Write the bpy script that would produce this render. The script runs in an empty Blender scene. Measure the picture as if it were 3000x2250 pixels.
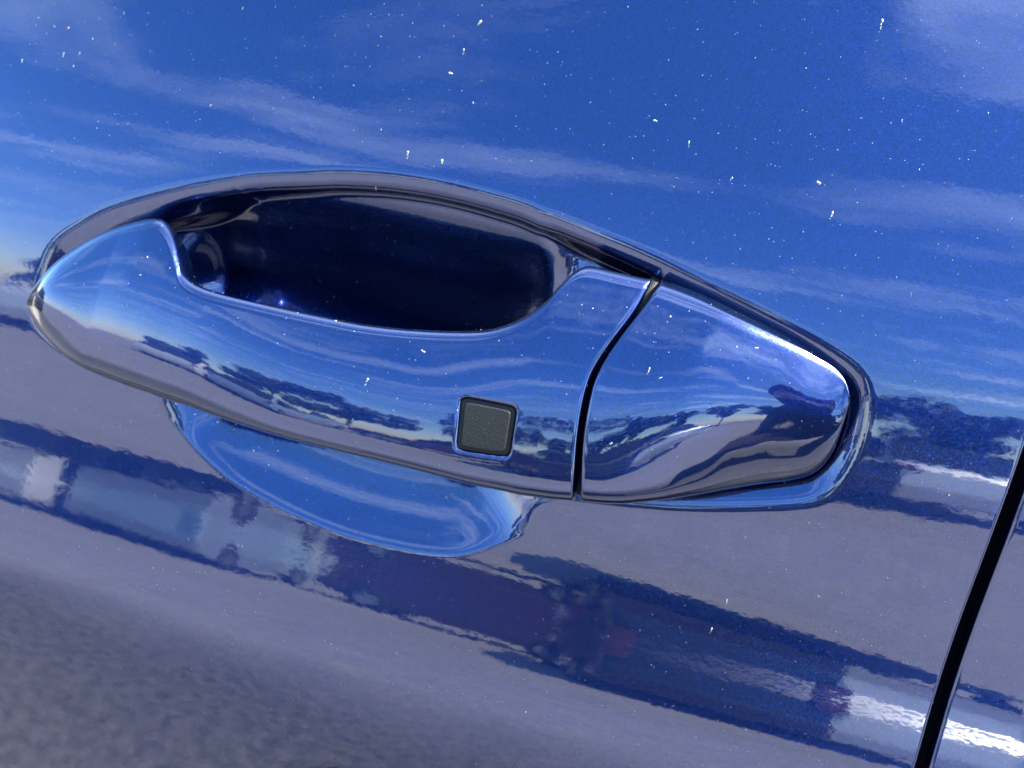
import bpy, bmesh, math, random
import numpy as np
from mathutils import Vector, Matrix
R = math.radians
scene = bpy.context.scene
COL = scene.collection
random.seed(7); rng = np.random.default_rng(7)
Z0 = 0.92                                    # height of the handle above the asphalt

# ------------------------------------------------------------------ camera
YAW, PITCH, ROLL, DIST, FPX = R(8), R(18), R(12.5), 0.265, 3000.0
d = Vector((-math.sin(YAW)*math.cos(PITCH), math.cos(YAW)*math.cos(PITCH), -math.sin(PITCH)))
r0 = d.cross(Vector((0, 0, 1))).normalized(); u0 = r0.cross(d)
rr = math.cos(ROLL)*r0 + math.sin(ROLL)*u0; uu = -math.sin(ROLL)*r0 + math.cos(ROLL)*u0
CAM = Vector((0, 0, Z0)) - DIST*d
cd = bpy.data.cameras.new('camera'); cam = bpy.data.objects.new('camera', cd); COL.objects.link(cam)
cam.matrix_world = Matrix((( rr.x, uu.x, -d.x, CAM.x), (rr.y, uu.y, -d.y, CAM.y), (rr.z, uu.z, -d.z, CAM.z), (0, 0, 0, 1)))
cd.sensor_width = 36; cd.lens = 36*FPX/3000; cd.clip_start = 0.005; cd.clip_end = 3000
cd.dof.use_dof = True; cd.dof.focus_distance = 0.242; cd.dof.aperture_fstop = 16
scene.camera = cam

# ------------------------------------------------------------------ sky and sun
SUN_EL, SUN_AZ = R(56), R(82)                # azimuth clockwise from +Y (behind the door) towards +X
S = Vector((math.cos(SUN_EL)*math.sin(SUN_AZ), math.cos(SUN_EL)*math.cos(SUN_AZ), math.sin(SUN_EL)))
sl = bpy.data.lights.new('sun', 'SUN'); sl.energy = 4.0; sl.angle = R(0.5); sl.color = (1.0, 0.95, 0.87)
so = bpy.data.objects.new('sun', sl); COL.objects.link(so); so.location = S*20
so.rotation_euler = S.to_track_quat('Z', 'Y').to_euler()
scene.view_settings.view_transform = 'Standard'; scene.view_settings.look = 'None'
scene.view_settings.exposure = 3.3; scene.view_settings.gamma = 1
scene.cycles.max_bounces = 8; scene.cycles.glossy_bounces = 7; scene.cycles.diffuse_bounces = 2
scene.cycles.sample_clamp_indirect = 4.0
scene.cycles.use_denoising = True

class NT:
    """small helper to write node trees"""
    def __init__(s, tree): s.t = tree; s.n = tree.nodes; s.l = tree.links
    def add(s, typ, ins=None, **kw):
        nd = s.n.new(typ)
        for k, v in kw.items(): setattr(nd, k, v)
        for k, v in (ins or {}).items(): s.set(nd.inputs[k], v)
        return nd
    def set(s, sock, v):
        if isinstance(v, bpy.types.NodeSocket): s.l.new(v, sock)
        elif isinstance(v, bpy.types.Node): s.l.new(v.outputs[0], sock)
        else: sock.default_value = v
    def math(s, op, a, b=0.0, c=0.0, clamp=False):
        nd = s.add('ShaderNodeMath', operation=op, use_clamp=clamp)
        for i, v in enumerate((a, b, c)): s.set(nd.inputs[i], v)
        return nd.outputs[0]
    def vmath(s, op, a, b=(0, 0, 0)):
        nd = s.add('ShaderNodeVectorMath', operation=op); s.set(nd.inputs[0], a); s.set(nd.inputs[1], b)
        return nd.outputs[0]
    def ramp(s, fac, stops, interp='LINEAR'):
        nd = s.add('ShaderNodeValToRGB'); nd.color_ramp.interpolation = interp
        e = nd.color_ramp.elements
        while len(e) < len(stops): e.new(0.5)
        for i, (p, c) in enumerate(stops):
            e[i].position = p; e[i].color = c if isinstance(c, tuple) else (c, c, c, 1)
        s.set(nd.inputs[0], fac); return nd.outputs[0]
    def mix(s, fac, a, b):
        nd = s.add('ShaderNodeMix', data_type='RGBA'); s.set(nd.inputs[0], fac); s.set(nd.inputs[6], a); s.set(nd.inputs[7], b)
        return nd.outputs[2]
    def noise(s, vec, scale, detail=2.0, rough=0.5, dist=0.0):
        return s.add('ShaderNodeTexNoise', {'Vector': vec, 'Scale': scale, 'Detail': detail, 'Roughness': rough, 'Distortion': dist}).outputs[0]
    def mapping(s, vec, scale=(1, 1, 1), rot=(0, 0, 0), loc=(0, 0, 0)):
        return s.add('ShaderNodeMapping', {'Vector': vec, 'Scale': scale, 'Rotation': rot, 'Location': loc}).outputs[0]

world = bpy.data.worlds.new('World'); scene.world = world; world.use_nodes = True
w = NT(world.node_tree); w.n.clear()
sky = w.add('ShaderNodeTexSky', sky_type='NISHITA', sun_disc=False, sun_elevation=SUN_EL, sun_rotation=SUN_AZ)
sky.altitude = 100; sky.air_density = 1.0; sky.dust_density = 0.7; sky.ozone_density = 1.6
dirv = w.add('ShaderNodeTexCoord').outputs['Generated']
sx = w.add('ShaderNodeSeparateXYZ', {0: dirv})
zc = w.math('MAXIMUM', sx.outputs[2], 0.04)
cx = w.math('DIVIDE', sx.outputs[0], zc); cy = w.math('DIVIDE', sx.outputs[1], zc)
cv = w.mapping(w.add('ShaderNodeCombineXYZ', {0: cx, 1: cy}).outputs[0], loc=(1.0, .8, 0))
warp = w.noise(w.mapping(cv, (.5, .5, 1)), 1.2, 3)
cv2 = w.vmath('ADD', cv, w.vmath('MULTIPLY', w.add('ShaderNodeCombineXYZ', {0: warp, 1: warp}).outputs[0], (.9, .9, 0)))
streak = w.noise(w.mapping(cv2, (.55, 2.3, 1), (0, 0, R(-16)), (.70, -3.79, 0)), 1.25, 7, .62, .25)
big = w.noise(w.mapping(cv, (.35, .6, 1), (0, 0, R(20)), (-8.46, 2.77, 0)), 1.0, 3, .5)
cm = w.math('MULTIPLY', w.ramp(streak, [(.49, 0.0), (.80, 1.0)]), w.ramp(big, [(.30, .12), (.62, 1.0)]))
horiz = w.ramp(sx.outputs[2], [(0.0, .55), (.22, 1.0)])
cm = w.math('MULTIPLY', cm, horiz)
cloudcol = w.add('ShaderNodeRGB'); cloudcol.outputs[0].default_value = (6.3, 7.8, 9.4, 1)
fwd = w.add('ShaderNodeVectorMath', operation='DOT_PRODUCT'); w.set(fwd.inputs[0], dirv); w.set(fwd.inputs[1], tuple(S))
glow = w.math('ADD', .9, w.math('MULTIPLY', 1.4, w.ramp(fwd.outputs['Value'], [(.0, 0.0), (.95, 1.0)])))
cloudlit = w.vmath('MULTIPLY', cloudcol.outputs[0], w.add('ShaderNodeCombineXYZ', {0: glow, 1: glow, 2: glow}).outputs[0])
deep = w.add('ShaderNodeHueSaturation', {'Color': sky.outputs[0], 'Saturation': 1.32, 'Value': 1.0}).outputs[0]
skymix = w.mix(w.math('MULTIPLY', cm, .74), deep, cloudlit)
bg = w.add('ShaderNodeBackground', {'Color': skymix, 'Strength': 0.118})
w.l.new(bg.outputs[0], w.add('ShaderNodeOutputWorld').inputs[0])

# ------------------------------------------------------------------ helpers
def tag(o, label=None, cat=None, group=None, kind=None):
    for k, v in (('label', label), ('category', cat), ('group', group), ('kind', kind)):
        if v: o[k] = v
    return o
def empty(name, loc=(0, 0, 0), rz=0.0):
    o = bpy.data.objects.new(name, None); COL.objects.link(o); o.location = loc; o.rotation_euler = (0, 0, rz); o.empty_display_size = .05
    return o
def link(name, me, mat=None, parent=None, smooth=True):
    if mat is not None and not me.materials: me.materials.append(mat)
    if smooth: me.polygons.foreach_set('use_smooth', np.ones(len(me.polygons), bool))
    o = bpy.data.objects.new(name, me); COL.objects.link(o); o.parent = parent
    return o
def grid_mesh(name, P, close_u=False, flip=False):
    """P: (nu, nv, 3) array -> quad mesh"""
    nu, nv = P.shape[:2]
    idx = np.arange(nu*nv).reshape(nu, nv)
    if close_u: idx = np.vstack([idx, idx[:1]])
    a, b, c, e = idx[:-1, :-1], idx[1:, :-1], idx[1:, 1:], idx[:-1, 1:]
    q = np.stack([a, b, c, e] if not flip else [a, e, c, b], -1).reshape(-1, 4)
    return raw_mesh(name, P.reshape(-1, 3), q)
def raw_mesh(name, V, Q):
    me = bpy.data.meshes.new(name)
    V = np.asarray(V, np.float32); Q = np.asarray(Q, np.int32)
    me.vertices.add(len(V)); me.vertices.foreach_set('co', V.ravel())
    me.loops.add(Q.size); me.loops.foreach_set('vertex_index', Q.ravel())
    me.polygons.add(len(Q)); me.polygons.foreach_set('loop_start', np.arange(0, Q.size, Q.shape[1], dtype=np.int32))
    me.polygons.foreach_set('loop_total', np.full(len(Q), Q.shape[1], np.int32))
    me.update(calc_edges=True); me.validate(); return me
def bm_mesh(name, bm):
    me = bpy.data.meshes.new(name); bmesh.ops.recalc_face_normals(bm, faces=bm.faces[:]); bm.to_mesh(me); bm.free(); return me
def mat(name):
    m = bpy.data.materials.new(name); m.use_nodes = True; n = NT(m.node_tree); n.n.clear()
    return m, n, n.add('ShaderNodeOutputMaterial')
def simple(name, col, rough=.5, metal=0.0, coat=0.0, var=.12, scale=6.0, ior=1.5):
    m, n, o = mat(name); tc = n.add('ShaderNodeTexCoord').outputs['Object']
    v = n.noise(tc, scale, 4)
    c = n.mix(v, tuple(x*(1-var) for x in col[:3])+(1,), tuple(min(1, x*(1+var)) for x in col[:3])+(1,))
    b = n.add('ShaderNodeBsdfPrincipled', {'Base Color': c, 'Roughness': rough, 'Metallic': metal, 'Coat Weight': coat, 'Coat Roughness': .03, 'IOR': ior})
    n.l.new(b.outputs[0], o.inputs[0]); return m
def smooth1(v, s):
    k = np.exp(-.5*(np.arange(-4*s, 4*s+1)/s)**2); k /= k.sum()
    return np.convolve(np.pad(v, 4*s, mode='edge'), k, 'valid')
def catmull(P, n, closed=False):
    """n points spread evenly along a Catmull-Rom curve through P"""
    P = np.asarray(P, float); N = len(P); out = []
    seg = N if closed else N-1
    for i in range(seg):
        if closed: p0, p1, p2, p3 = (P[(i+k) % N] for k in (-1, 0, 1, 2))
        else: p0, p1, p2, p3 = P[max(i-1, 0)], P[i], P[i+1], P[min(i+2, N-1)]
        t = np.linspace(0, 1, 24, endpoint=False)[:, None]
        out.append(.5*((2*p1)+(-p0+p2)*t+(2*p0-5*p1+4*p2-p3)*t*t+(-p0+3*p1-3*p2+p3)*t**3))
    C = np.vstack(out + ([P[:1]] if closed else [P[-1:]]))
    s = np.concatenate([[0], np.cumsum(np.linalg.norm(np.diff(C, axis=0), axis=1))])
    q = np.linspace(0, s[-1], n, endpoint=not closed)
    return np.stack([np.interp(q, s, C[:, k]) for k in range(P.shape[1])], 1)
def sdf(X, Z, poly):
    """signed distance (mm) to a closed polygon, positive inside"""
    p = np.stack([X.ravel(), Z.ravel()], 1); best = np.full(len(p), 1e9); inside = np.zeros(len(p), bool)
    for a, b in zip(poly, np.roll(poly, -1, 0)):
        ab = b-a; t = np.clip(((p-a)@ab)/(ab@ab+1e-12), 0, 1)
        dd = p-a-t[:, None]*ab; best = np.minimum(best, (dd*dd).sum(1))
        cr = (a[1] > p[:, 1]) != (b[1] > p[:, 1])
        if a[1] != b[1]: inside ^= cr & (p[:, 0] < (b[0]-a[0])*(p[:, 1]-a[1])/(b[1]-a[1])+a[0])
    return (np.sqrt(best)*np.where(inside, 1, -1)).reshape(X.shape)
def to_world(x, y, z): return np.stack([x/1e3, y/1e3, z/1e3+Z0], -1)

# ------------------------------------------------------------------ materials
def paint(name):
    m, n, o = mat(name)
    tc = n.add('ShaderNodeTexCoord').outputs['Object']
    # metallic flakes under the lacquer
    fl = n.add('ShaderNodeTexVoronoi', {'Vector': tc, 'Scale': 4000.0, 'Randomness': 1.0}, feature='F1')
    fr = n.add('ShaderNodeSeparateColor', {0: fl.outputs['Color']})
    base = n.mix(fr.outputs[0], (.0008, .0052, .038, 1), (.0026, .0155, .092, 1))
    nrm = n.add('ShaderNodeNewGeometry').outputs['Normal']
    jit = n.vmath('MULTIPLY', n.vmath('SUBTRACT', fl.outputs['Color'], (.5, .5, .5)), (.11, .11, .11))
    fnorm = n.vmath('NORMALIZE', n.vmath('ADD', nrm, jit))
    # lacquer: orange peel and a few long soft waves
    wave = n.add('ShaderNodeBump', {'Strength': .017, 'Distance': .0012, 'Height': n.noise(n.mapping(tc, (1.0, 1.0, 1.6)), 110, 3, .62)})
    smudge = n.ramp(n.noise(tc, 60, 4, .7), [(.38, .008), (.60, .03), (.75, .075)])
    b = n.add('ShaderNodeBsdfPrincipled', {'Base Color': base, 'Metallic': .93, 'Roughness': .21, 'IOR': 1.5, 'Normal': fnorm,
              'Coat Weight': 1.0, 'Coat Roughness': smudge, 'Coat IOR': 1.56, 'Coat Normal': wave.outputs[0]})
    # dust: fine pale grains caught on the lacquer, more of it where the surface looks up
    up = n.add('ShaderNodeSeparateXYZ', {0: nrm}).outputs[2]
    def grains(scale, share, size):
        v = n.add('ShaderNodeTexVoronoi', {'Vector': tc, 'Scale': scale, 'Randomness': 1.0}, feature='F1')
        c = n.add('ShaderNodeSeparateColor', {0: v.outputs['Color']})
        keep = n.math('GREATER_THAN', c.outputs[0], 1-share)
        rad = n.math('MULTIPLY', n.math('ADD', .45, n.math('POWER', c.outputs[1], 4.0)), size)
        return n.math('MULTIPLY', keep, n.math('LESS_THAN', v.outputs['Distance'], rad))
    g = grains(950.0, .62, .086)
    g = n.math('MULTIPLY', g, n.ramp(up, [(.0, .45), (.35, 1.0)]))
    dustcol = n.mix(fr.outputs[1], (.26, .27, .29, 1), (.40, .38, .32, 1))
    db = n.add('ShaderNodeBsdfDiffuse', {'Color': dustcol})
    mx = n.add('ShaderNodeMixShader', {0: n.math('MULTIPLY', g, .7), 1: b.outputs[0], 2: db.outputs[0]})
    n.l.new(mx.outputs[0], o.inputs[0]); return m
PAINT = paint('blue_metallic_paint')
def rubber(name, col, rough, bump, scale):
    m, n, o = mat(name); tc = n.add('ShaderNodeTexCoord').outputs['Object']
    h = n.noise(tc, scale, 3, .6)
    bp = n.add('ShaderNodeBump', {'Strength': bump, 'Distance': .0003, 'Height': h})
    c = n.mix(h, tuple(x*.8 for x in col)+(1,), tuple(x*1.25 for x in col)+(1,))
    v = n.add('ShaderNodeTexVoronoi', {'Vector': tc, 'Scale': 1300.0})
    k = n.add('ShaderNodeSeparateColor', {0: v.outputs['Color']}).outputs[0]
    g = n.math('MULTIPLY', n.math('GREATER_THAN', k, .9), n.math('LESS_THAN', v.outputs['Distance'], .14))
    c = n.mix(n.math('MULTIPLY', g, .2), c, (.3, .3, .28, 1))
    b = n.add('ShaderNodeBsdfPrincipled', {'Base Color': c, 'Roughness': rough, 'Normal': bp.outputs[0], 'Specular IOR Level': .14})
    n.l.new(b.outputs[0], o.inputs[0]); return m
BUTTON = rubber('grey_textured_plastic', (.0085, .0085, .0078), .55, .5, 1900)
BLACK = rubber('black_rubber', (.006, .006, .007), .6, .2, 900)
POLLEN = simple('dried_pollen', (.27, .255, .15), .85, var=.45, scale=1500)
GRIT = simple('dark_grit', (.03, .025, .02), .8, var=.3, scale=900)
RUST = simple('rust_speck', (.45, .18, .06), .8, var=.3, scale=900)

def asphalt():
    m, n, o = mat('asphalt'); tc = n.add('ShaderNodeTexCoord').outputs['Object']
    agg = n.add('ShaderNodeTexVoronoi', {'Vector': tc, 'Scale': 85.0}); a = n.add('ShaderNodeSeparateColor', {0: agg.outputs['Color']}).outputs[0]
    big = n.noise(tc, .35, 5, .6); mid = n.noise(tc, 5.0, 5, .65)
    c = n.mix(a, (.138, .130, .113, 1), (.335, .312, .272, 1))
    c = n.mix(n.ramp(mid, [(.35, 0.0), (.7, .55)]), c, (.12, .116, .11, 1))
    c = n.mix(n.ramp(big, [(.4, 0.0), (.62, .5)]), c, (.27, .255, .235, 1))
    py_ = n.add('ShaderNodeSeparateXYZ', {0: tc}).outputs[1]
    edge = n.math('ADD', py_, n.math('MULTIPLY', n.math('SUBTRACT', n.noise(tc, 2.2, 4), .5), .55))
    near_mask = n.ramp(n.math('ADD', n.math('MULTIPLY', edge, .5), 1.0), [(.14, 0.0), (.46, 1.0)])  # blends to darker, coarser asphalt towards the car, with an uneven border
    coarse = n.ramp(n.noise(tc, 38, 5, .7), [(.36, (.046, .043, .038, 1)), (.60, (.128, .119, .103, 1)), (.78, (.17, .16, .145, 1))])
    c = n.mix(near_mask, c, coarse)
    bp = n.add('ShaderNodeBump', {'Strength': .7, 'Distance': .006, 'Height': agg.outputs['Distance']})
    b = n.add('ShaderNodeBsdfPrincipled', {'Base Color': c, 'Roughness': .85, 'Normal': bp.outputs[0]})
    n.l.new(b.outputs[0], o.inputs[0]); return m

# ------------------------------------------------------------------ ground
bm = bmesh.new(); bmesh.ops.create_grid(bm, x_segments=8, y_segments=8, size=500)
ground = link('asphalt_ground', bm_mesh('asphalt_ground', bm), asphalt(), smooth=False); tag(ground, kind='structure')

def sand():
    m, n, o = mat('pale_sand'); tc = n.add('ShaderNodeTexCoord').outputs['Object']
    c = n.mix(n.noise(tc, 3, 6, .65), (.26, .22, .165, 1), (.50, .44, .35, 1))
    b = n.add('ShaderNodeBsdfPrincipled', {'Base Color': c, 'Roughness': .95}); n.l.new(b.outputs[0], o.inputs[0]); return m
bm = bmesh.new(); vs = []
for i in range(40):
    an = 2*math.pi*i/40; k = 1+.08*math.sin(3*an+1)+.05*math.sin(7*an); vs.append(bm.verts.new((-6.9+5.4*k*math.cos(an), .35+1.4*k*math.sin(an), .004)))
bm.faces.new(vs)
tag(link('sandy_verge', bm_mesh('sandy_verge', bm), sand(), smooth=False), kind='structure')

# ------------------------------------------------------------------ door skin
# elevation of the door's surface normal (degrees) against height (mm, handle = 0): shoulder, hollow below it, swage, flank
AZ = [(-700, -12), (-260, -8), (-162.2, -3.5), (-117.6, -2), (-89.6, 3), (-70.7, 14.3), (-59.9, 16), (-48.9, 12.1), (-28.6, 3), (-6.6, 7.8),
      (11.4, 12.3), (28.6, 16.3), (63.8, 21), (114.3, 21), (300, 22)]
pz = np.arange(-700, 301, 1.0)
pa = smooth1(np.interp(pz, *zip(*AZ)), 4)
py = np.concatenate([[0], np.cumsum(np.tan(np.radians(.5*(pa[1:]+pa[:-1]))))]); py -= np.interp(0, pz, py)
py_f = np.interp(np.arange(-700, 300, .25), pz, py); py_f = smooth1(py_f, 6); pz_f = np.arange(-700, 300, .25)
def panel(x, z):
    t = np.clip((z+55)/45, 0, 1); sh = .036+.070*t*t*(3-2*t)
    return np.interp(z-sh*x, pz_f, py_f) + (x-30)**2/2/2500
SEAT = catmull([(-140.6,-14.9),(-140.3,-8.4),(-139.5,-2.8),(-137.4,2.8),(-132.5,8.1),(-124.3,14.8),(-114.9,20.1),(-105.4,24.7),(-86.6,32.0),(-67.8,37.4),(-58.6,39.8),(-44.6,42.2),(-30.5,43.4),(-16.4,43.4),(-2.3,42.4),(11.8,40.5),(25.7,38.6),(39.7,35.7),(53.5,32.8),(67.2,29.5),(76.4,26.7),(81.7,24.3),(84.7,20.9),(86.3,16.2),(87.0,8.6),(86.1,1.4),(83.6,-4.6),(79.6,-8.5),(70.3,-12.3),(54.2,-17.4),(41.6,-20.4),(28.6,-22.9),(19.7,-24.0),(-3.5,-25.0),(-42.3,-25.6),(-83.1,-27.4),(-110.1,-27.1),(-127.1,-25.8),(-135.1,-22.7),(-138.8,-19.9)], 300, True)
BOWL = catmull([(-87.4,31.4),(-67.8,37.4),(-58.6,39.8),(-44.6,42.2),(-30.5,43.4),(-16.4,43.4),(-7.5,42.9),(-0.9,40.5),(3.1,36.3),(5.7,30.1),(7.5,21.8),(13.6,-3.2),(18.4,-18.6),(18.8,-24.2),(15.4,-29.1),(12.3,-35.9),(8.2,-42.4),(1.8,-47.6),(-6.9,-51.3),(-21.1,-53.4),(-35.9,-54.0),(-51.6,-52.8),(-67.9,-49.9),(-77.2,-46.7),(-85.7,-42.2),(-92.5,-35.2),(-96.7,-29.3),(-98.3,-19.8),(-97.9,-5.1),(-95.7,4.0),(-89.3,12.1),(-87.5,19.0),(-88.5,26.1)], 300, True)
# depth of the two recesses against distance inside their rim (mm)
ss = np.arange(-12, 80, .05)
def rim_profile(depth, width, soft):
    t = np.clip(ss/width, 0, 1); return smooth1(depth*(1-(1-t)**2), int(soft/.05))
def lip(smax_, s_lin, steep, wide=4.0):
    """rounded rim: slope grows to smax_, holds until s_lin, then drops away steeply"""
    sl_ = np.clip((ss+2.2)/wide, 0, 1)*smax_; sl_ = np.where(ss > s_lin, steep, sl_)
    return smooth1(np.cumsum(smooth1(sl_, 8))*.05, 4)
wall_f = lip(.66, 3.4, 2.0); wall_r = lip(.54, 4.0, 2.2); wall_l = lip(.42, 8.0, 2.4); wall_g = lip(.52, 60, .52, 6.5)
# floor of the finger bowl against height: overhung above, sloping out to the lower rim
bz = np.arange(-80, 70, .25)
floor_f = smooth1(np.interp(bz, [-80, -54, -46, -36, -28, -20, -13, -8, -4, 0, 5, 12, 25, 38, 44, 70], [0, .4, 3.6, 7.0, 9.5, 13.2, 18.6, 20.6, 21.3, 21.4, 20.6, 18.2, 12.5, 4.5, 2.5, 2.0]), 10)
def rims(poly):
    xs_ = np.arange(-99, 20, .5); up, lo = [], []
    for x_ in xs_:
        zc_ = [a_[1]+(b_[1]-a_[1])*(x_-a_[0])/(b_[0]-a_[0]) for a_, b_ in zip(poly, np.roll(poly, -1, 0)) if (a_[0]-x_)*(b_[0]-x_) <= 0 and a_[0] != b_[0]]
        up.append(max(zc_, default=np.nan)); lo.append(min(zc_, default=np.nan))
    up, lo = np.array(up), np.array(lo); up[(xs_ < -86)] = np.interp(-86, xs_, up); up[(xs_ > 0)] = np.interp(0, xs_, up); lo[xs_ > 8] = np.interp(8, xs_, lo); lo[xs_ < -88] = np.interp(-88, xs_, lo)
    return xs_, smooth1(up, 8), smooth1(lo, 8)
RX, RUP, RLO = rims(BOWL)
def smin(a, b, k):
    h = np.clip(.5+.5*(b-a)/k, 0, 1); return b+(a-b)*h-k*h*(1-h)
def recess(X, Z):
    near = (X > -155) & (X < 100) & (Z > -70) & (Z < 60)
    D = np.zeros_like(X)
    xs, zs = X[near], Z[near]
    st = lambda t: (lambda c: c*c*(3-2*c))(np.clip(t, 0, 1))
    sb = sdf(xs, zs, BOWL); sa = sdf(xs, zs, SEAT); k = 1.5; h = np.clip(.5+.5*(sa-sb)/k, 0, 1); su = sb+(sa-sb)*h+k*h*(1-h)*.5
    iw = lambda f: np.interp(su, ss, f)
    e_ = st((xs+112)/30); wall = iw(wall_l)*(1-e_)+iw(wall_f)*e_
    e_ = st((xs-8)/22); wall = wall*(1-e_)+iw(wall_r)*e_
    e_ = st((-zs-2)/26)*st((24-xs)/10)*st((xs+112)/12); wall = wall*(1-e_)+iw(wall_g)*e_
    up, lo = np.interp(xs, RX, RUP), np.interp(xs, RX, RLO)
    low = np.interp(np.where(zs > 2, 2+(zs-2)*41.4/(up-2), 2+(zs-2)*56/(2-lo)), bz, floor_f)
    t = st((xs+112)/20)*st((12-xs)/16); t = np.maximum(t, st((-zs-22)/10))
    D[near] = np.maximum(smin(wall, 8.5*(1-t)+low*t, 3.0), 0)
    return D
def axis(lo, flo, fhi, hi, fine, coarse):
    return np.concatenate([np.arange(lo, flo, coarse), np.arange(flo, fhi, fine), np.arange(fhi, hi+.01, coarse)])
def gap_x(z): return 124.0 + .0004*(z+20)**2*.35 + .006*z      # rear edge of the front door
GAPW = 3.0
def roll(s, r=1.1, depth=14.0):
    """hem: distance from the flat skin -> (sideways, inwards)"""
    return np.where(s < r*math.pi/2, r*np.sin(np.clip(s, 0, r*math.pi/2)/r), r), np.where(s < r*math.pi/2, r*(1-np.cos(np.clip(s, 0, r*math.pi/2)/r)), r+(s-r*math.pi/2))
zv = axis(-620, -172, 118, 260, .5, 8.0)
sv = np.concatenate([np.arange(-860, -290, 10.0), np.arange(-290, -6.2, .5), np.arange(-6, -1.2, .4)])
hem = np.concatenate([np.linspace(0, 1.1*math.pi/2, 12), np.array([5, 9, 15.0])])
hx, hy = roll(hem)
def door_skin(sign, svals, x_edge):
    Sg, Zg = np.meshgrid(svals, zv, indexing='ij')
    X = x_edge(Zg)+Sg; Y = panel(X, Zg) + (recess(X, Zg) if sign > 0 else 0)
    Hs, Zh = np.meshgrid(np.arange(len(hem)), zv, indexing='ij')
    Xh = x_edge(Zh)+sign*(-1.1+hx[Hs]); Yh = panel(Xh, Zh)+hy[Hs]
    return np.concatenate([to_world(X, Y, Zg), to_world(Xh, Yh, Zh)], 0)
car_door = empty('car_door', (0, 0, Z0-.62))
tag(car_door, 'glossy metallic blue front car door with the pull handle and finger recess', 'car door')
def child(name, me, m, parent, smooth=True):
    o = link(name, me, m, parent, smooth)
    p = parent; off = Vector((0, 0, 0))
    while p is not None: off += p.location; p = p.parent
    o.location = -off; return o
skin = child('outer_panel', grid_mesh('outer_panel', door_skin(1, sv, gap_x), flip=True), PAINT, car_door)
tag(skin, 'blue front door skin dished behind the handle')
rear_door = empty('rear_door', (.2, 0, Z0-.62))
tag(rear_door, 'narrow strip of blue rear door beyond the dark shut line', 'car door')
sv2 = np.concatenate([np.arange(1.4, 60, .8), np.arange(60, 700, 10.0)])
P2 = door_skin(-1, sv2[::1], lambda z: gap_x(z)+GAPW)
# order: hem innermost first so that the sheet stays continuous
nsk = len(sv2); P2 = np.concatenate([P2[nsk:][::-1], P2[:nsk]], 0)
child('outer_panel', grid_mesh('outer_panel', P2, flip=True), PAINT, rear_door)
# dark rubber seal deep inside the shut line
bm = bmesh.new()
rows = []
for z in np.arange(-620, 261, 20.0):
    gx = gap_x(z)+GAPW/2; yb = float(panel(gx, z))+15
    rows.append([bm.verts.new(to_world(gx+dx, yb+dy, z)) for dx, dy in ((-9, 7), (-5, 1), (0, -1.2), (5, 1), (9, 7))])
for a, b in zip(rows[:-1], rows[1:]):
    for i in range(4): bm.faces.new((a[i], a[i+1], b[i+1], b[i]))
seal = link('door_seal', bm_mesh('door_seal', bm), BLACK)
tag(seal, 'black rubber seal deep in the gap between the two doors', 'door seal')

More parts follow.
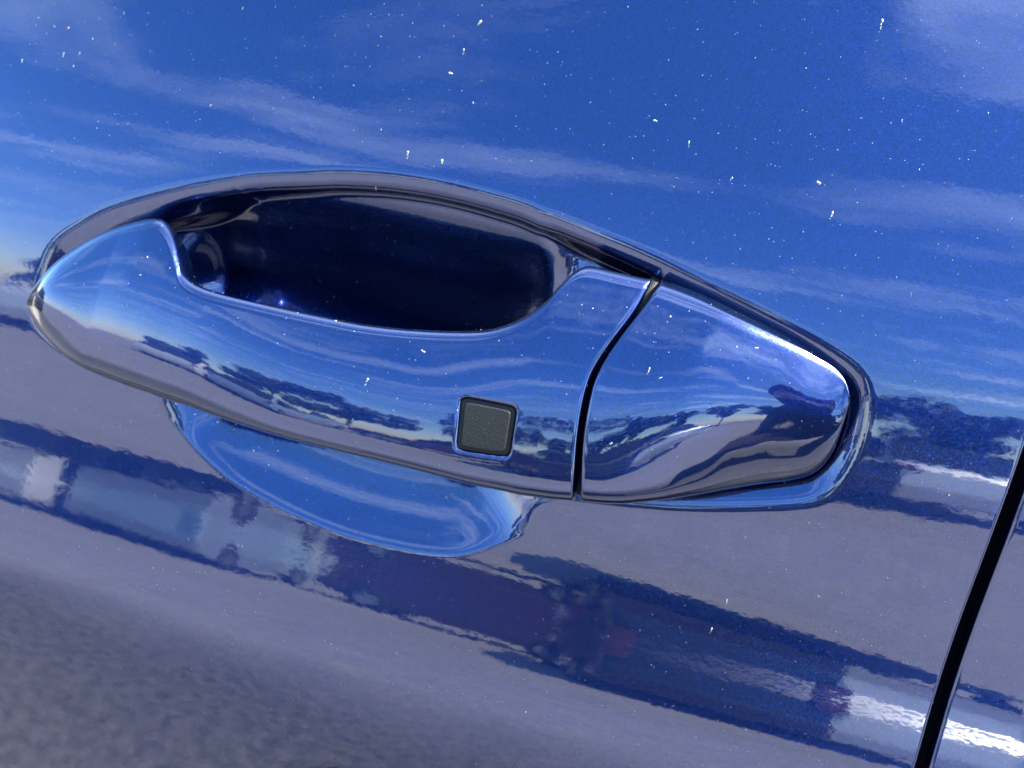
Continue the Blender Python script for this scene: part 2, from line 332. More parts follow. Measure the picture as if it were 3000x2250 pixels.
# ------------------------------------------------------------------ handle
def prof_table(keys, nu_u, vv):
    """keys: [(u, [(v, a), ...])] -> a(u, v) in degrees"""
    us = [k[0] for k in keys]; T = np.stack([smooth1(np.interp(np.linspace(-.2, 1.2, 561), *zip(*k[1])), 7)[80:481] for k in keys])
    T = np.stack([np.interp(vv, np.linspace(0, 1, 401), t) for t in T])
    out = []
    for x_ in nu_u:
        j = min(max(int(np.searchsorted(us, x_, 'right'))-1, 0), len(us)-2); f = np.clip((x_-us[j])/(us[j+1]-us[j]), 0, 1); f = f*f*(3-2*f); out.append(T[j]*(1-f)+T[j+1]*f)
    return np.stack(out)
def loft_front(L, U, G, g_at_end, keys, nose, vh, nu, nv, end_round, fade, in_mm=False):
    """front of a handle piece: rulings from the lower edge L to the upper edge U, bent into the end line G"""
    L = np.asarray(L, float); U = np.asarray(U, float)
    t = np.concatenate([[0], np.cumsum(.5*(np.linalg.norm(np.diff(L, axis=0), axis=1)+np.linalg.norm(np.diff(U, axis=0), axis=1)))]); t /= t[-1]
    LU = catmull(np.hstack([L, U]), nu)
    s = np.concatenate([[0], np.cumsum(np.linalg.norm(np.diff(LU, axis=0), axis=1))]); u = s/s[-1]
    vv = .5-.5*np.cos(np.linspace(0, math.pi, nv)); vv = .55*vv+.45*np.linspace(0, 1, nv)
    Gc = catmull(G, 200); gl = np.linspace(0, 1, 200); line = Gc[0]+(Gc[-1]-Gc[0])*gl[:, None]
    # parametrise G by height so that v matches
    gv = (Gc[:, 1]-Gc[0, 1])/(Gc[-1, 1]-Gc[0, 1]); bx = np.interp(vv, gv, Gc[:, 0]-(Gc[0, 0]+(Gc[-1, 0]-Gc[0, 0])*gv))
    wgt = np.clip((u if g_at_end else 1-u)-(1-fade), 0, None)/fade; wgt = wgt*wgt*(3-2*wgt)
    XZ = LU[:, None, :2]*(1-vv[None, :, None])+LU[:, None, 2:]*vv[None, :, None]
    XZ[:, :, 0] += wgt[:, None]*bx[None, :]
    ln = np.linalg.norm(LU[:, 2:]-LU[:, :2], axis=1)
    xn, wn = zip(*nose); fine = np.linspace(xn[0], xn[-1], 600); nw = smooth1(np.interp(fine, xn, wn), 14)
    if in_mm:
        # one smooth height field over the whole piece: slope profile against height above the lower edge
        xg = np.linspace(-140, 34, 349); zl = smooth1(np.interp(xg, LU[:, 0], LU[:, 1]), 4); zu = smooth1(np.interp(xg, LU[:, 2], LU[:, 3]), 4)
        le = np.maximum(zu-zl, 2.0); k0 = int(np.argmax(le*(xg < -60))); full = np.where(np.arange(len(xg)) < k0, le[k0], le); scl = le/full   # the profile shrinks with the tip
        hg = np.linspace(-8, 75, 831); uk = [k[0] for k in keys]
        T = np.stack([smooth1(np.interp(hg, *zip(*k[1])), 8) for k in keys]); tabs = []
        for i, x_ in enumerate(xg):
            j = min(max(int(np.searchsorted(uk, x_, 'right'))-1, 0), len(uk)-2); f = np.clip((x_-uk[j])/(uk[j+1]-uk[j]), 0, 1); f = f*f*(3-2*f)
            tn = np.tan(np.radians(np.clip(T[j]*(1-f)+T[j+1]*f, -79, 79))); cw = -np.concatenate([[0], np.cumsum(.5*(tn[1:]+tn[:-1]))])*.1*scl[i]
            hr = np.interp(x_, *zip(*vh)); tabs.append(cw-np.interp(hr, hg, cw)+np.interp(x_, fine, nw))
        tabs = np.stack(tabs)
        X_, Z_ = XZ[..., 0], XZ[..., 1]
        fx = np.clip((X_-xg[0])/(xg[1]-xg[0]), 0, len(xg)-1.001); i0 = fx.astype(int); fx -= i0
        hh = (Z_-np.interp(X_, xg, zl))/np.interp(X_, xg, scl); fh = np.clip((hh+8)/.1, 0, 829.999); j0 = fh.astype(int); fh -= j0
        W = (tabs[i0, j0]*(1-fh)+tabs[i0, j0+1]*fh)*(1-fx)+(tabs[i0+1, j0]*(1-fh)+tabs[i0+1, j0+1]*fh)*fx
        rU = np.minimum(2.4, .3*ln)[:, None]; q = np.clip(1-(1-vv[None])*ln[:, None]/rU, 0, .999); W -= rU*(1-np.sqrt(1-q*q))
    else:
        A = np.clip(prof_table(keys, u, vv), -79, 79)
        tn = np.tan(np.radians(A))
        W = np.zeros_like(A); W[:, 1:] = -np.cumsum(.5*(tn[:, 1:]+tn[:, :-1])*np.diff(vv)[None], axis=1)*ln[:, None]
        vref = smooth1(np.interp(u, *zip(*vh)), 14); wref = np.array([np.interp(vref[i], vv, W[i]) for i in range(nu)])
        xm = np.array([np.interp(vref[i], vv, XZ[i, :, 0]) for i in range(nu)])
        W += (np.interp(xm, fine, nw)-wref)[:, None]
    dist = (s[-1]-s if g_at_end else s)/math.sqrt(2)
    q = np.clip(1-dist/end_round, 0, 1); W -= (end_round*(1-np.sqrt(1-q*q)))[:, None]
    return XZ, W, u, vv
GU = [(-136.1,-9.6),(-135.2,-5.2),(-132.7,-1.1),(-127.9,4.0),(-119.8,10.6),(-109.8,16.3),(-103.0,18.7),(-99.0,17.6),(-95.2,14.5),(-92.1,10.8),(-89.1,7.7),(-82.2,6.4),(-66.4,6.8),(-45.1,7.9),(-34.2,9.0),(-22.6,10.9),(-10.2,13.9),(-4.0,16.7),(0.7,20.3),(4.6,24.8),(6.6,28.7),(9.2,32.4),(12.3,34.2),(19.1,34.5),(28.2,34.7)]
GL = [(-135.6,-15.6),(-133.2,-18.3),(-127.5,-21.8),(-119.6,-24.5),(-109.3,-25.7),(-98.8,-25.9),(-93.2,-25.6),(-90.2,-25.8),(-87.1,-25.4),(-84.6,-25.4),(-81.2,-25.0),(-75.2,-24.9),(-59.2,-24.4),(-38.4,-23.5),(-27.2,-22.9),(-15.2,-22.5),(-3.5,-22.5),(1.9,-22.3),(6.3,-21.9),(9.8,-22.0),(12.4,-21.6),(15.0,-21.2),(17.5,-21.1),(20.5,-20.5),(23.9,-19.7)]
GG = [(23.9,-19.7),(22.7,-12.2),(21.3,-4.5),(20.4,2.1),(20.1,8.4),(20.6,13.0),(22.8,19.4),(26.6,28.0),(28.2,34.7)]
CU = [(30.1,34.3),(40.0,33.4),(51.9,31.2),(64.0,28.5),(71.8,26.2),(76.4,24.6),(78.9,23.0),(80.3,21.1),(81.0,19.5)]
CL = [(25.2,-19.4),(36.1,-17.5),(52.5,-12.8),(65.4,-9.0),(74.5,-6.2),(79.5,-2.8),(81.7,2.7),(81.9,10.8),(81.4,17.4)]
CG = [(25.2,-19.4),(24.2,-13.7),(22.2,-4.1),(21.4,2.5),(21.1,8.9),(21.8,14.0),(24.0,20.5),(27.8,28.8),(30.1,34.3)]
mid = [(-8, -79), (0, -78), (1.6, -45), (3.0, -10), (4.6, 6), (9.6, 12.5), (13.5, 15.5), (19, 20.5), (26, 27.5), (40, 33), (70, 36)]
footR = [(-8, -79), (0, -76), (1.8, -45), (3.6, -8), (6.2, 7), (12.5, 12), (19, 15), (27, 19), (36, 27), (44, 33), (56, 37), (70, 38)]
footL = [(-8, -79), (0, -72), (2.6, -42), (5.2, -14), (8, 2), (14.5, 11.5), (20, 16), (28, 23), (36, 29), (70, 33)]
tipL = [(-8, -66), (0, -60), (7, -32), (15, -6), (21, 10), (28, 24), (36, 40), (45, 56), (70, 70)]
gkeys = [(-138, tipL), (-112, footL), (-98, footL), (-45, mid), (-25, mid), (12, footR), (40, footR)]
nose = [(-136.4, 2.0), (-135.4, 6.0), (-132.5, 8.6), (-126, 10.2), (-112, 12.6), (-95, 15.5), (-75, 18.6), (-55, 20.6), (-35, 21.4), (-12, 21.4), (5, 20.8), (22, 19.6), (30, 18.9)]
NU, NV = 420, 130
XZ, Wf, gu, gv = loft_front(GL, GU, GG, True, gkeys, nose, [(-138, 20), (-112, 14), (-98, 14), (-45, 9.2), (-25, 9.2), (12, 12), (40, 12)], NU, NV, 1.5, .22, True)
# dip for the touch sensor
BTN = catmull([(-8.7,-1.9),(-7.6,-.9),(-6.3,-.7),(-1.5,-.35),(3.2,-.05),(4.4,-.35),(4.8,-1.4),(5.2,-5.5),(5.65,-9.9),(5.4,-11.0),(4.4,-11.5),(0,-12.1),(-5.1,-12.6),(-6.5,-12.5),(-7.05,-11.6),(-7.9,-6.5)], 120, True)
near = (XZ[:, :, 0] > -20) & (XZ[:, :, 0] < 16) & (XZ[:, :, 1] > -20) & (XZ[:, :, 1] < 8)
bx_, bz_, bw_ = XZ[near][:, 0], XZ[near][:, 1], Wf[near]
terms = lambda x, z: np.stack([np.ones_like(x), x, z, x*x/30, x*z/30, z*z/30, z**3/900, x*z*z/900, z**4/27000, x**3/900], -1)
coef = np.linalg.lstsq(terms(bx_, bz_+6), bw_, rcond=None)[0]
btn_w = lambda x, z: terms(x, z+6)@coef
sb = sdf(bx_, bz_, BTN); e = np.clip((sb+.75)/1.0, 0, 1); Wf[near] = bw_ - 1.1*e*e*(3-2*e)
# back of the grip
NB = 34; vb = np.linspace(1, 0, NB+2)[1:-1]
xc = XZ[:, :, 0].mean(1)
thick = np.interp(gu, [0, .05, .12, .30, .36, .42, .72, .80, .86, 1], [4, 9, 12, 13, 9, 4.5, 4.5, 7, 13, 14])
Bw = Wf[:, :1]*(1-vb)+Wf[:, -1:]*vb - thick[:, None]*np.sin(math.pi*vb)[None]**.55
Bxz = XZ[:, :1]*(1-vb)[None, :, None]+XZ[:, -1:]*vb[None, :, None]
bend = np.stack([np.interp(vb, gv, XZ[i, :, 0]-(XZ[i, 0, 0]+(XZ[i, -1, 0]-XZ[i, 0, 0])*gv)) for i in range(NU)])
Bxz[:, :, 0] += bend
ring = np.concatenate([np.concatenate([XZ, Wf[:, :, None]], -1), np.concatenate([Bxz, Bw[:, :, None]], -1)], 1)   # x, z, w
ringw = to_world(ring[:, :, 0], -ring[:, :, 2], ring[:, :, 1])
nr = ringw.shape[1]
idx = np.arange(NU*nr).reshape(NU, nr); idc = np.hstack([idx, idx[:, :1]])
Q = np.stack([idc[:-1, :-1], idc[:-1, 1:], idc[1:, 1:], idc[1:, :-1]], -1).reshape(-1, 4)
# closed ends: pull a last ring to its middle
V = ringw.reshape(-1, 3); endc = []
for i, back in ((0, 0), (NU-1, 1)):
    c0 = ringw[i].mean(0); prev = idx[i]
    for k in (.55, .08):
        new = c0+(ringw[i]-c0)*k; ids = np.arange(nr)+len(V); V = np.vstack([V, new])
        a, b = np.append(prev, prev[0]), np.append(ids, ids[0])
        q = np.stack([a[:-1], a[1:], b[1:], b[:-1]], -1); Q = np.vstack([Q, q if back else q[:, ::-1]]); prev = ids
grip_me = raw_mesh('grip', V, Q)
bm = bmesh.new(); bm.from_mesh(grip_me); bmesh.ops.recalc_face_normals(bm, faces=bm.faces[:]); bm.to_mesh(grip_me); bm.free()
handle = empty('door_handle', (0, 0, .62)); handle.parent = car_door
tag(handle, 'blue painted pull handle bridging the recess')
grip = child('grip', grip_me, PAINT, handle)

# end cap over the lock
capA = [(-.2, -79), (0, -72), (.03, -45), (.06, -14), (.125, 6.5), (.24, 12), (.36, 15), (.5, 19), (.65, 26), (.8, 32), (.955, 36), (.98, 50), (1, 72), (1.2, 79)]
capB = [(-.2, -79), (0, -72), (.03, -45), (.06, -25), (.15, -4), (.24, 7), (.32, 12), (.45, 17), (.62, 26), (.8, 33), (.955, 37), (.98, 50), (1, 72), (1.2, 79)]
capC = [(-.2, -79), (0, -74), (.04, -50), (.1, -32), (.3, -13), (.5, 4), (.6, 12), (.72, 22), (.86, 31), (.95, 34), (.98, 44), (1, 66), (1.2, 79)]
ckeys = [(0, capA), (.7, capC), (1, capC)]
cnose = [(19, 19.6), (26, 19.0), (34, 17.9), (44, 15.8), (54, 12.9), (63, 9.7), (70, 7.0), (76, 4.6), (80, 3.0), (82, 2.0)]
CXZ, CW, cu_, cv_ = loft_front(CL, CU, CG, False, ckeys, cnose, [(0, .22), (.35, .36), (.7, .58), (1, .58)], 200, 150, 1.1, .5)
nu, nv = CW.shape
front = to_world(CXZ[:, :, 0], -CW, CXZ[:, :, 1]); idx = np.arange(nu*nv).reshape(nu, nv)
Q = np.stack([idx[:-1, :-1], idx[:-1, 1:], idx[1:, 1:], idx[1:, :-1]], -1).reshape(-1, 4)
loop = np.concatenate([idx[:, 0], idx[-1, 1:-1], idx[::-1, -1], idx[0, -2:0:-1]])
V = front.reshape(-1, 3); prev = loop; cen = V[loop].mean(0)
for dy in (.002, .006, .012):
    new = V[loop].copy(); new[:, 1] = np.minimum(new[:, 1]+dy, .009+dy*.1); new += (cen-new)*np.array([.004, 0, .004])
    ids = np.arange(len(loop))+len(V); V = np.vstack([V, new])
    a, b = np.append(prev, prev[0]), np.append(ids, ids[0])
    Q = np.vstack([Q, np.stack([a[:-1], b[:-1], b[1:], a[1:]], -1)]); prev = ids
cap_me = raw_mesh('end_cap', V, Q)
bm = bmesh.new(); bm.from_mesh(cap_me); bmesh.ops.recalc_face_normals(bm, faces=bm.faces[:]); bm.to_mesh(cap_me); bm.free()
cap = child('end_cap', cap_me, PAINT, handle); tag(cap, 'separate blue lock cover at the end of the handle')

# black gasket tongue filling the joint between grip and cap
G1 = catmull(GG, 40); G2 = catmull(CG, 40)
rows = []
for i in range(40):
    t = i/39; w0 = np.interp((G1[i, 1]-G1[0, 1])/(G1[-1, 1]-G1[0, 1]), gv, Wf[-1])-2.2-3.0*max(0, (t-.8)/.2)
    rows.append([(G1[i, 0]-.6, G1[i, 1], w0-6), (G1[i, 0]-.4, G1[i, 1], w0-.6), ((G1[i, 0]+G2[i, 0])/2, (G1[i, 1]+G2[i, 1])/2, w0-1.2), (G2[i, 0]+.4, G2[i, 1], w0-.6), (G2[i, 0]+.6, G2[i, 1], w0-6)])
Pj = np.array(rows); child('joint_gasket', grid_mesh('joint_gasket', to_world(Pj[..., 0], -Pj[..., 2], Pj[..., 1])), BLACK, handle)

# touch sensor
def pillow(name, outline, hfun, rise, edge, m, parent, nr=16, drop=1.4):
    c = outline.mean(0); rings = []
    for k in np.linspace(0.02, 1, nr):
        xz = c+(outline-c)*k; dd = (1-k)*5.5
        q = np.clip(1-dd/edge, 0, 1); h = hfun(xz[:, 0], xz[:, 1])+rise-edge*(1-math.sqrt(max(0, 1-q*q)))
        rings.append(np.column_stack([xz, h]))
    last = rings[-1].copy(); last[:, 2] -= drop; rings.append(last)
    Rg = np.stack(rings); Wd = to_world(Rg[..., 0], -Rg[..., 2], Rg[..., 1])
    me = grid_mesh(name, np.swapaxes(Wd, 0, 1), close_u=True)
    bm = bmesh.new(); bm.from_mesh(me)
    be = [ed for ed in bm.edges if ed.is_boundary]; bmesh.ops.holes_fill(bm, edges=be, sides=200)
    bmesh.ops.recalc_face_normals(bm, faces=bm.faces[:]); bm.to_mesh(me); bm.free()
    return child(name, me, m, parent)
cb = BTN.mean(0)
gk = pillow('sensor_gasket', cb+(BTN-cb)*1.02, btn_w, -.55, .2, BLACK, handle); 
bt = pillow('touch_sensor', cb+(BTN-cb)*.86, btn_w, -.05, .3, BUTTON, handle, nr=40); tag(bt, 'small square dark grey sensor button')

# ------------------------------------------------------------------ what the paint mirrors: parked cars, trees, the photographer
GLASS = simple('dark_car_glass', (.012, .014, .016), .05, var=.1)
TYRE = simple('tyre_rubber', (.018, .018, .018), .8)
RIM = simple('alloy_rim', (.5, .5, .52), .3, .9)
LAMP = simple('red_lamp_glass', (.06, .005, .009), .15, coat=1)
HEADL = simple('clear_lamp_glass', (.7, .7, .7), .1, coat=1)
def prism(poly, y0, y1, taper=0.0, bev=.04):
    bm = bmesh.new()
    zs = [p[1] for p in poly]; zmin, zmax = min(zs), max(zs)
    def ins(z): return taper*(z-zmin)/(zmax-zmin+1e-9)
    a = [bm.verts.new((x, y0+ins(z), z)) for x, z in poly]; b = [bm.verts.new((x, y1-ins(z), z)) for x, z in poly]
    bm.faces.new(a); bm.faces.new(b[::-1]); n = len(poly)
    for i in range(n): bm.faces.new((a[i], b[i], b[(i+1) % n], a[(i+1) % n]))
    if bev: bmesh.ops.bevel(bm, geom=bm.edges[:], offset=bev, segments=3, affect='EDGES', profile=.6, clamp_overlap=True)
    return bm
def lathe(prof, n=28):
    bm = bmesh.new(); rings = [[bm.verts.new((r*math.cos(2*math.pi*i/n), y, r*math.sin(2*math.pi*i/n))) for i in range(n)] for r, y in prof]
    for a, b in zip(rings[:-1], rings[1:]):
        for i in range(n): bm.faces.new((a[i], a[(i+1) % n], b[(i+1) % n], b[i]))
    return bm
def parked_car(x, y, rz, col, label, hatch=True, sc=1.0):
    """length along local x, nose towards -x"""
    c = empty('parked_car', (x, y, 0), rz); c.scale = (sc, sc, sc)
    tag(c, label, 'car', 'cars parked opposite')
    body_m = simple('car_paint', col, .35, .3, coat=1, var=.05)
    lower = [(-2.15, .32), (-2.18, .62), (-2.05, .78), (-1.0, .93), (1.95, .98), (2.12, .90), (2.18, .55), (2.12, .30), (1.75, .24), (-1.8, .24)]
    link('body', bm_mesh('body', prism(lower, -.88, .88, .06, .07)), body_m, c)
    top = [(-1.05, .93), (-.30, 1.42), (.10, 1.48), (1.25, 1.46), (1.98, .97)] if hatch else [(-1.05, .93), (-.30, 1.40), (.10, 1.45), (.95, 1.42), (1.55, .97)]
    link('cabin', bm_mesh('cabin', prism(top, -.80, .80, .17, .05)), body_m, c)
    for sy in (-1, 1):
        for wx in (((-.78, .99), (-.24, 1.34), (.28, 1.38), (.28, .99)), ((.36, .99), (.36, 1.38), (1.15, 1.36), (1.55, .99))):
            bm = bmesh.new()
            vs = []
            for off in (0, .02):
                vs.append([bm.verts.new((px, sy*(.80-.17*(pz_-.93)/.55+.012+off), pz_)) for px, pz_ in wx])
            bm.faces.new(vs[1]); bm.faces.new(vs[0][::-1])
            for i in range(4): bm.faces.new((vs[0][i], vs[0][(i+1) % 4], vs[1][(i+1) % 4], vs[1][i]))
            link('side_window', bm_mesh('side_window', bm), GLASS, c, False)
        for wx in (-1.32, 1.30):
            t = link('wheel', bm_mesh('wheel', lathe([(.20, -.10), (.29, -.11), (.32, -.08), (.32, .08), (.29, .11), (.20, .10)])), TYRE, c); t.location = (wx, sy*.80, .32)
            rm = link('rim', bm_mesh('rim', lathe([(.205, .06), (.20, .095), (.15, .075), (.06, .085), (.0, .09)])), RIM, t); rm.rotation_euler = (0, 0, 0 if sy > 0 else math.pi)
        l = link('tail_light', bm_mesh('tail_light', prism([(2.02, .80), (2.0, .93), (2.17, .90), (2.20, .80)], sy*.76-.09, sy*.76+.09, 0, .02)), LAMP, c)
        l = link('headlight', bm_mesh('headlight', prism([(-2.2, .62), (-2.1, .76), (-1.9, .80), (-1.95, .64)], sy*.70-.15, sy*.70+.15, 0, .02)), HEADL, c)
    for pts in (((-1.02, .97), (-.36, 1.40)), ((1.96, 1.0), (1.33, 1.42)) if hatch else ((1.53, 1.0), (.98, 1.40))):
        (xa, za), (xb, zb) = pts; s_ = -1 if xa < 0 else 1
        bm = bmesh.new(); vs = []
        for off in (.012, .035): vs.append([bm.verts.new((px+s_*off, py_, pz_+off)) for px, pz_, py_ in ((xa, za, -.74), (xa, za, .74), (xb, zb, .60), (xb, zb, -.60))])
        bm.faces.new(vs[1]); bm.faces.new(vs[0][::-1])
        for i in range(4): bm.faces.new((vs[0][i], vs[0][(i+1) % 4], vs[1][(i+1) % 4], vs[1][i]))
        link('windscreen' if s_ < 0 else 'rear_window', bm_mesh('screen', bm), GLASS, c, False)
    return c
parked_car(-7.05, -9.6, R(86), (.75, .75, .73), 'white hatchback mirrored at the far left edge of the door')
parked_car(-1.75, -12.0, R(4), (.07, .012, .02), 'dark maroon hatchback mirrored in the paint below the handle')
parked_car(.62, -8.0, R(82), (.012, .018, .05), 'dark navy saloon mirrored in the paint under the end cap', hatch=False)
parked_car(2.35, -8.2, R(86), (.72, .73, .75), 'white saloon mirrored beside the door gap', hatch=False)
parked_car(-5.6, -.75, R(6), (.012, .012, .014), 'black hatchback parked ahead, mirrored in the rounded handle tip')
parked_car(-5.1, -10.2, R(88), (.30, .38, .48), 'pale steel blue hatchback mirrored below the left end of the recess')

BARK = simple('bark', (.10, .075, .055), .9, scale=8)
LEAF = simple('dark_leaves', (.035, .06, .022), .6, scale=2, var=.5)
def tree(x, y, h, wd, label):
    t = empty('park_tree', (x, y, 0)); tag(t, label, 'tree', 'trees beyond the parked cars')
    bm = bmesh.new()
    def limb(p, q, r1, r2, n=8):
        p, q = Vector(p), Vector(q); z = (q-p).normalized(); xx = z.orthogonal().normalized(); yy = z.cross(xx)
        A = [bm.verts.new(p+r1*(math.cos(2*math.pi*i/n)*xx+math.sin(2*math.pi*i/n)*yy)) for i in range(n)]
        B = [bm.verts.new(q+r2*(math.cos(2*math.pi*i/n)*xx+math.sin(2*math.pi*i/n)*yy)) for i in range(n)]
        for i in range(n): bm.faces.new((A[i], A[(i+1) % n], B[(i+1) % n], B[i]))
    limb((0, 0, 0), (.1, 0, h*.45), .22, .14)
    cl = []
    for k in range(9):
        an = random.uniform(0, 6.28); rad = random.uniform(.2, 1)*wd; q = (math.cos(an)*rad, math.sin(an)*rad, h*random.uniform(.5, .95)); cl.append(q)
        limb((.08, 0, h*random.uniform(.28, .45)), q, .08, .02, 6)
    link('trunk', bm_mesh('trunk', bm), BARK, t)
    P = []
    for q in cl:
        n = 420; v = rng.normal(size=(n, 3)); v /= np.linalg.norm(v, axis=1)[:, None]; rad = rng.uniform(.55, 1.1, (n, 1))*np.array([[wd*.42, wd*.42, h*.13]])
        P.append(np.array(q)+v*rad)
    P = np.vstack(P); n = len(P); a = rng.normal(size=(n, 3)); b = rng.normal(size=(n, 3)); sz = rng.uniform(.10, .22, (n, 1))
    a = a/np.linalg.norm(a, axis=1)[:, None]*sz; b = b/np.linalg.norm(b, axis=1)[:, None]*sz
    V = np.stack([P-a, P-b, P+a, P+b], 1).reshape(-1, 3); link('crown', raw_mesh('crown', V, np.arange(4*n).reshape(-1, 4)), LEAF, t, False)
for i, (x, y, h, wd, lb) in enumerate([(-24, -30, 5.6, 3.0, 'tall broad tree mirrored far left of the handle'), (-15.5, -30, 7.0, 3.0, 'round tree mirrored left of the sensor button'), (-9.5, -27, 6.2, 2.6, 'low tree mirrored above the maroon car'),
        (-3.0, -31, 8.4, 3.6, 'spreading tree mirrored just left of the cap joint'), (2.5, -28, 6.8, 2.8, 'tree mirrored just right of the cap joint'), (8.5, -30, 6.2, 3.2, 'wide low tree mirrored in the middle of the end cap'),
        (15, -27, 7.2, 3.2, 'tree mirrored behind the white saloon'), (23, -24, 7.6, 3.4, 'tall tree mirrored at the right edge of the end cap')]):
    tree(x, y, h, wd, lb)


# ------------------------------------------------------------------ the person mirrored in the cap
CLOTH = simple('navy_cloth', (.018, .022, .045), .85, var=.3); JEANS = simple('dark_denim', (.03, .04, .075), .9, var=.3)
SKIN = simple('skin', (.48, .27, .19), .55, var=.08); HAIR = simple('dark_hair', (.03, .02, .015), .7)
SHOE = simple('dark_shoe_leather', (.02, .02, .02), .5)
def skin_body(name, nodes, edges, root, levels=2):
    me = bpy.data.meshes.new(name); me.from_pydata([n[0] for n in nodes], edges, [])
    o = bpy.data.objects.new(name, me); COL.objects.link(o)
    md = o.modifiers.new('skin', 'SKIN'); md.use_smooth_shade = True
    for i, nd in enumerate(nodes):
        sv_ = me.skin_vertices[0].data[i]; sv_.radius = (nd[1], nd[2] if len(nd) > 2 else nd[1]); sv_.use_root = (i == root)
    o.modifiers.new('sub', 'SUBSURF').levels = levels
    dg = bpy.context.evaluated_depsgraph_get(); ev = bpy.data.meshes.new_from_object(o.evaluated_get(dg))
    o.modifiers.clear(); o.data = ev; return o
hand = Vector((.74, -.50, 1.02))
B = Vector((1.02, -.70, 0))
N = [((B.x, B.y, .84), .15, .12), ((B.x-.07, B.y+.02, 1.00), .15, .12), ((B.x-.17, B.y+.05, 1.13), .16, .12), ((B.x-.25, B.y+.08, 1.19), .07, .065), ((B.x-.30, B.y+.10, 1.22), .075, .085), ((B.x-.35, B.y+.115, 1.28), .085, .10), ((B.x-.36, B.y+.12, 1.36), .06, .07),
     ((B.x-.03, B.y+.10, .76), .10), ((B.x-.13, B.y+.13, .45), .068), ((B.x+.03, B.y+.13, .09), .05), ((B.x-.09, B.y+.15, .04), .04),
     ((B.x-.03, B.y-.10, .76), .10), ((B.x-.13, B.y-.14, .45), .068), ((B.x+.03, B.y-.15, .09), .05), ((B.x-.09, B.y-.16, .04), .04),
     ((B.x-.17, B.y+.20, 1.10), .062), ((B.x-.20, B.y+.28, .88), .048), (tuple(hand+Vector((.06, -.02, -.03))), .030), (tuple(hand), .034, .018),
     ((B.x-.15, B.y-.16, 1.11), .062), ((B.x-.12, B.y-.22, .84), .048), ((B.x-.14, B.y-.16, .62), .030), ((B.x-.15, B.y-.15, .55), .034, .018)]
Ed = [(0, 1), (1, 2), (2, 3), (3, 4), (4, 5), (5, 6), (0, 7), (7, 8), (8, 9), (9, 10), (0, 11), (11, 12), (12, 13), (13, 14), (2, 15), (15, 16), (16, 17), (17, 18), (2, 19), (19, 20), (20, 21), (21, 22)]
def fingers(base, idx, along, side, out, lens):
    for k, ln in enumerate(lens):
        b0 = base + side*(.028-.019*k) + along*.012; i0 = len(N)
        N.append((tuple(b0+along*ln*.35), .009)); N.append((tuple(b0+along*ln*.75+out*.012), .008)); N.append((tuple(b0+along*ln+out*.03), .007))
        Ed.extend([(idx, i0), (i0, i0+1), (i0+1, i0+2)])
    i0 = len(N); N.append((tuple(base-along*.005+out*.03+side*.035), .011)); N.append((tuple(base+along*.03+out*.04+side*.04), .009)); Ed.extend([(idx, i0), (i0, i0+1)])
fingers(hand, 18, Vector((-.9, .2, .35)).normalized(), Vector((.3, 0, .95)), Vector((0, 1, 0)), (.06, .068, .064, .052))
fingers(Vector(N[22][0]), 22, Vector((0, 0, -1)), Vector((1, 0, 0)), Vector((0, .6, -.2)), (.07, .078, .074, .06))
body = skin_body('person', N, Ed, 0)
for m_ in (CLOTH, JEANS, SKIN, SHOE): body.data.materials.append(m_)
hp = hand
for p_ in body.data.polygons:
    c_ = p_.center
    p_.material_index = 3 if c_.z < .10 else 1 if c_.z < .82 and (c_-Vector(N[22][0])).length > .15 else 2 if c_.z > 1.235 and c_.x < B.x-.24 or (c_-hp).length < .10 or (c_-Vector(N[22][0])).length < .10 else 0
tag(body, 'person in dark clothes bending forward with one forearm raised, mirrored in the end cap', 'person')
# face and hair
bm = bmesh.new(); bmesh.ops.create_uvsphere(bm, u_segments=20, v_segments=12, radius=1)
for v in bm.verts: v.co = Vector((v.co.x*.10, v.co.y*.115, v.co.z*.10 if v.co.z > 0 else v.co.z*.05))*(1+.04*math.sin(9*v.co.x+5*v.co.z))
hr = link('hair', bm_mesh('hair', bm), HAIR, body); hr.location = (B.x-.33, B.y+.10, 1.33)
for sx_ in (-1, 1):
    bm = bmesh.new(); bmesh.ops.create_uvsphere(bm, u_segments=10, v_segments=8, radius=.012); ey = link('eye', bm_mesh('eye', bm), HAIR, body); ey.location = (B.x-.42+.025*sx_, B.y+.165-.025*sx_, 1.285)
bm = bmesh.new(); bmesh.ops.create_cone(bm, segments=8, radius1=.018, radius2=.006, depth=.05, cap_ends=True); ns = link('nose', bm_mesh('nose', bm), SKIN, body); ns.location = (B.x-.435, B.y+.175, 1.255)
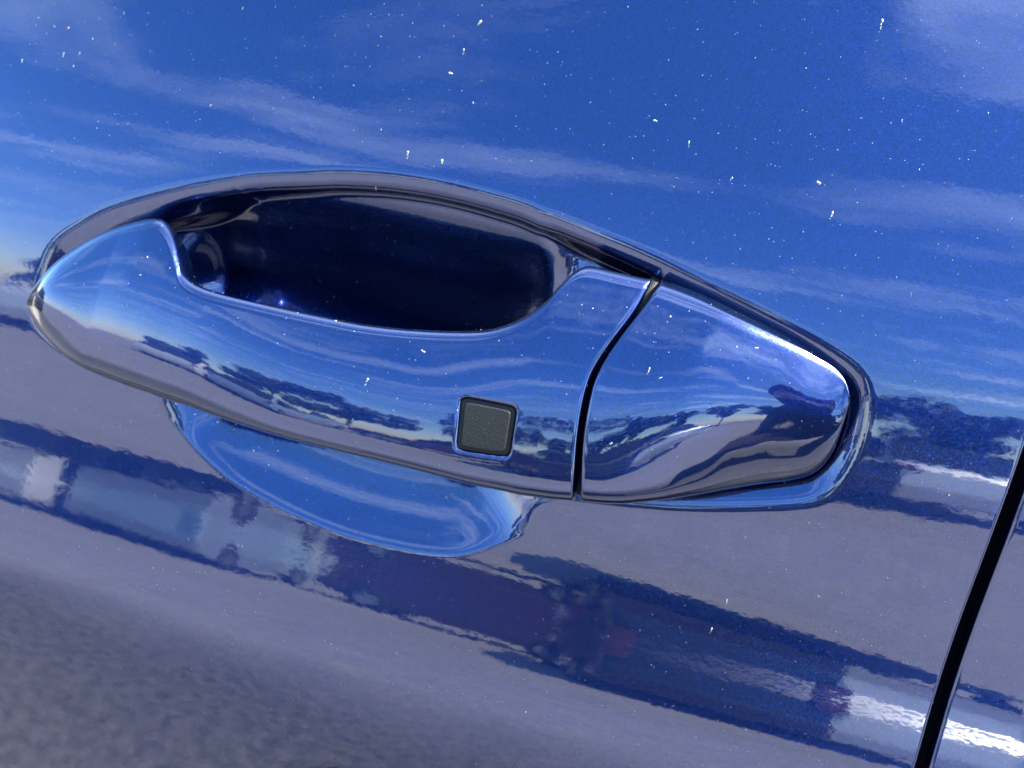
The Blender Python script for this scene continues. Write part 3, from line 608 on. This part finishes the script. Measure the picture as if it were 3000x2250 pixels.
# ------------------------------------------------------------------ dried pollen, insect marks and grit on the paint
def speck_mesh(kind, seed):
    rnd = random.Random(seed); bm = bmesh.new()
    def blob(x, z, r, f):
        a = bmesh.ops.create_icosphere(bm, subdivisions=1, radius=1)['verts']
        for v in a:
            k = r*(1+rnd.uniform(-.35, .35)); v.co = Vector((x+v.co.x*k*rnd.uniform(.8, 1.1), v.co.y*k*f, z+v.co.z*k*rnd.uniform(.9, 1.4)))
    if kind in 'brk': 
        blob(0, 0, .33, .5); blob(rnd.uniform(-.3, .3), rnd.uniform(-.4, .4), .2, .5)
    if kind in 'y':
        blob(0, 0, .42, .5); blob(.1, -.55, .3, .4); blob(-.25, -.8, .2, .4); blob(.2, -1.0, .15, .4)
    if kind in 's':
        for k in range(rnd.randint(2, 5)): blob(rnd.uniform(-.12, .12)-.03*k, -.35*k, .26-.035*k, .35)
    if kind in 'SY':
        blob(0, 0, .42, .5)
        for k in (1, 2, 3, 5, 6, 8, 9)[:rnd.randint(3, 7)]: blob(rnd.uniform(-.22, .22)-.04*k, -.33*k, rnd.uniform(.10, .26)*(1-.05*k), .35)
    return bm_mesh('speck_'+kind, bm)
SPECKS = {k: [speck_mesh(k, 10*i+j) for j in range(7)] for i, k in enumerate('brkysSY')}
for k, ms in SPECKS.items():
    for m_ in ms: m_.materials.append({'r': RUST, 'k': GRIT}.get(k, POLLEN)); m_.polygons.foreach_set('use_smooth', np.ones(len(m_.polygons), bool))
def strew(spots, parent, surf):
    """surf(x, z) -> y (mm); specks are laid on that surface"""
    p = parent; off = Vector((0, 0, 0))
    while p is not None: off += p.location; p = p.parent
    for i, (x, z, k, sc) in enumerate(spots):
        y = float(surf(x, z)); gx_ = float(surf(x+.8, z)-surf(x-.8, z))/1.6; gz_ = float(surf(x, z+.8)-surf(x, z-.8))/1.6
        nrm = Vector((gx_, -1, gz_)).normalized(); tz = (Vector((0, 0, 1))-nrm*nrm.z).normalized(); tx = tz.cross(-nrm)*-1
        o = bpy.data.objects.new('grit_speck' if k == 'k' else 'pollen_speck', SPECKS[k][i % 7]); COL.objects.link(o); o.parent = parent
        mt = Matrix((( tx.x, -nrm.x, tz.x), (tx.y, -nrm.y, tz.y), (tx.z, -nrm.z, tz.z))).to_4x4()
        sc *= .00085
        o.matrix_basis = Matrix.Translation(Vector((x/1e3, y/1e3, z/1e3+Z0))-off) @ mt @ Matrix.Rotation(random.uniform(-.35, .35) if k in 'sSY' else random.uniform(-3, 3), 4, 'Y') @ Matrix.Diagonal((sc*random.uniform(.6, 1.0), sc*.5, sc*random.uniform(.75, 1.15), 1))
def surf_panel(x, z):
    X_, Z_ = np.array([[float(x)]]), np.array([[float(z)]]); return (panel(X_, Z_)+recess(X_, Z_))[0, 0]
def surf_of(xz, wv):
    X_, Z_, W_ = xz[..., 0].ravel(), xz[..., 1].ravel(), wv.ravel()
    def f(x, z):
        d2 = (X_-x)**2+(Z_-z)**2; i = np.argpartition(d2, 12)[:12]; k = 1/(d2[i]+.02); return -float((W_[i]*k).sum()/k.sum())
    return f
strew([(-152.5,59.7,'r',0.8),(-163.2,60.4,'b',0.7),(-157.1,59.2,'b',0.8),(-143.6,58.4,'s',0.7),(-151.5,52.7,'s',0.9),(-164.4,48.1,'s',0.8),(-147.1,50.0,'b',0.7),(-146.4,54.0,'s',0.6),(-134.3,37.2,'b',0.6),(-134.0,35.4,'b',0.6),(-101.6,48.9,'s',0.9),(-100.6,75.7,'s',0.7),(-136.2,67.2,'s',0.6),(-33.2,85.5,'S',1.2),(-35.5,77.7,'S',1.0),(-37.0,71.2,'y',1.1),(-29.1,65.4,'s',0.7),(-58.8,76.3,'b',0.6),(-51.3,81.4,'b',0.5),(-42.7,49.6,'S',1.1),(-33.1,49.6,'S',1.1),(-51.6,53.4,'b',0.6),(-49.4,38.7,'s',0.9),(66.3,106.1,'S',1.2),(62.7,105.8,'k',0.5),(18.1,71.1,'y',1.0),(28.0,68.0,'S',0.9),(61.1,65.6,'y',1.0),(66.4,59.4,'Y',1.2),(76.8,84.2,'s',0.8),(96.0,90.0,'s',0.7),(83.7,73.8,'s',0.7),(40.7,62.0,'S',0.7),(-62.6,62.6,'b',0.5),(3.9,96.8,'s',0.6),(51.3,91.2,'b',0.5),(95.1,80.8,'b',0.5),(1.0,71.9,'b',0.5),(81.3,-14.4,'b',0.6),(67.5,-22.3,'s',0.5),(88.9,-32.4,'y',0.7),(111.0,1.5,'r',0.9),(67.5,-40.0,'s',0.8),(65.8,-48.5,'S',0.7),(-132.3,-74.7,'S',0.8),(-127.8,-88.2,'b',0.4),(-71.3,-104.3,'b',0.4),(-11.4,-37.1,'y',0.7),(-49.8,-30.9,'k',0.6),(24.8,-83.8,'b',0.5),(103.6,-22.9,'b',0.5)], skin, surf_panel)
strew([(-100.9,9.9,'b',1.0),(-93.4,9.1,'b',0.7),(-101.2,5.4,'b',0.8),(-102.3,-2.7,'s',0.6),(-21.2,6.7,'y',1.0),(-32.9,-2.6,'S',0.9),(2.6,12.0,'k',0.9),(-45.9,7.6,'y',0.8),(-9.2,14.5,'b',0.5),(16.2,25.9,'b',0.5),(-3.9,13.7,'b',0.4)], grip, surf_of(XZ, Wf))
strew([(33.2,16.5,'Y',0.9),(34.8,28.5,'b',1.0),(36.4,15.3,'y',0.6),(48.7,25.9,'k',0.7),(56.7,26.3,'y',0.7),(33.7,20.0,'k',0.6),(51.9,25.6,'b',0.5),(29.1,-2.0,'y',0.8),(43.5,33.0,'b',0.5)], cap, surf_of(CXZ, CW))
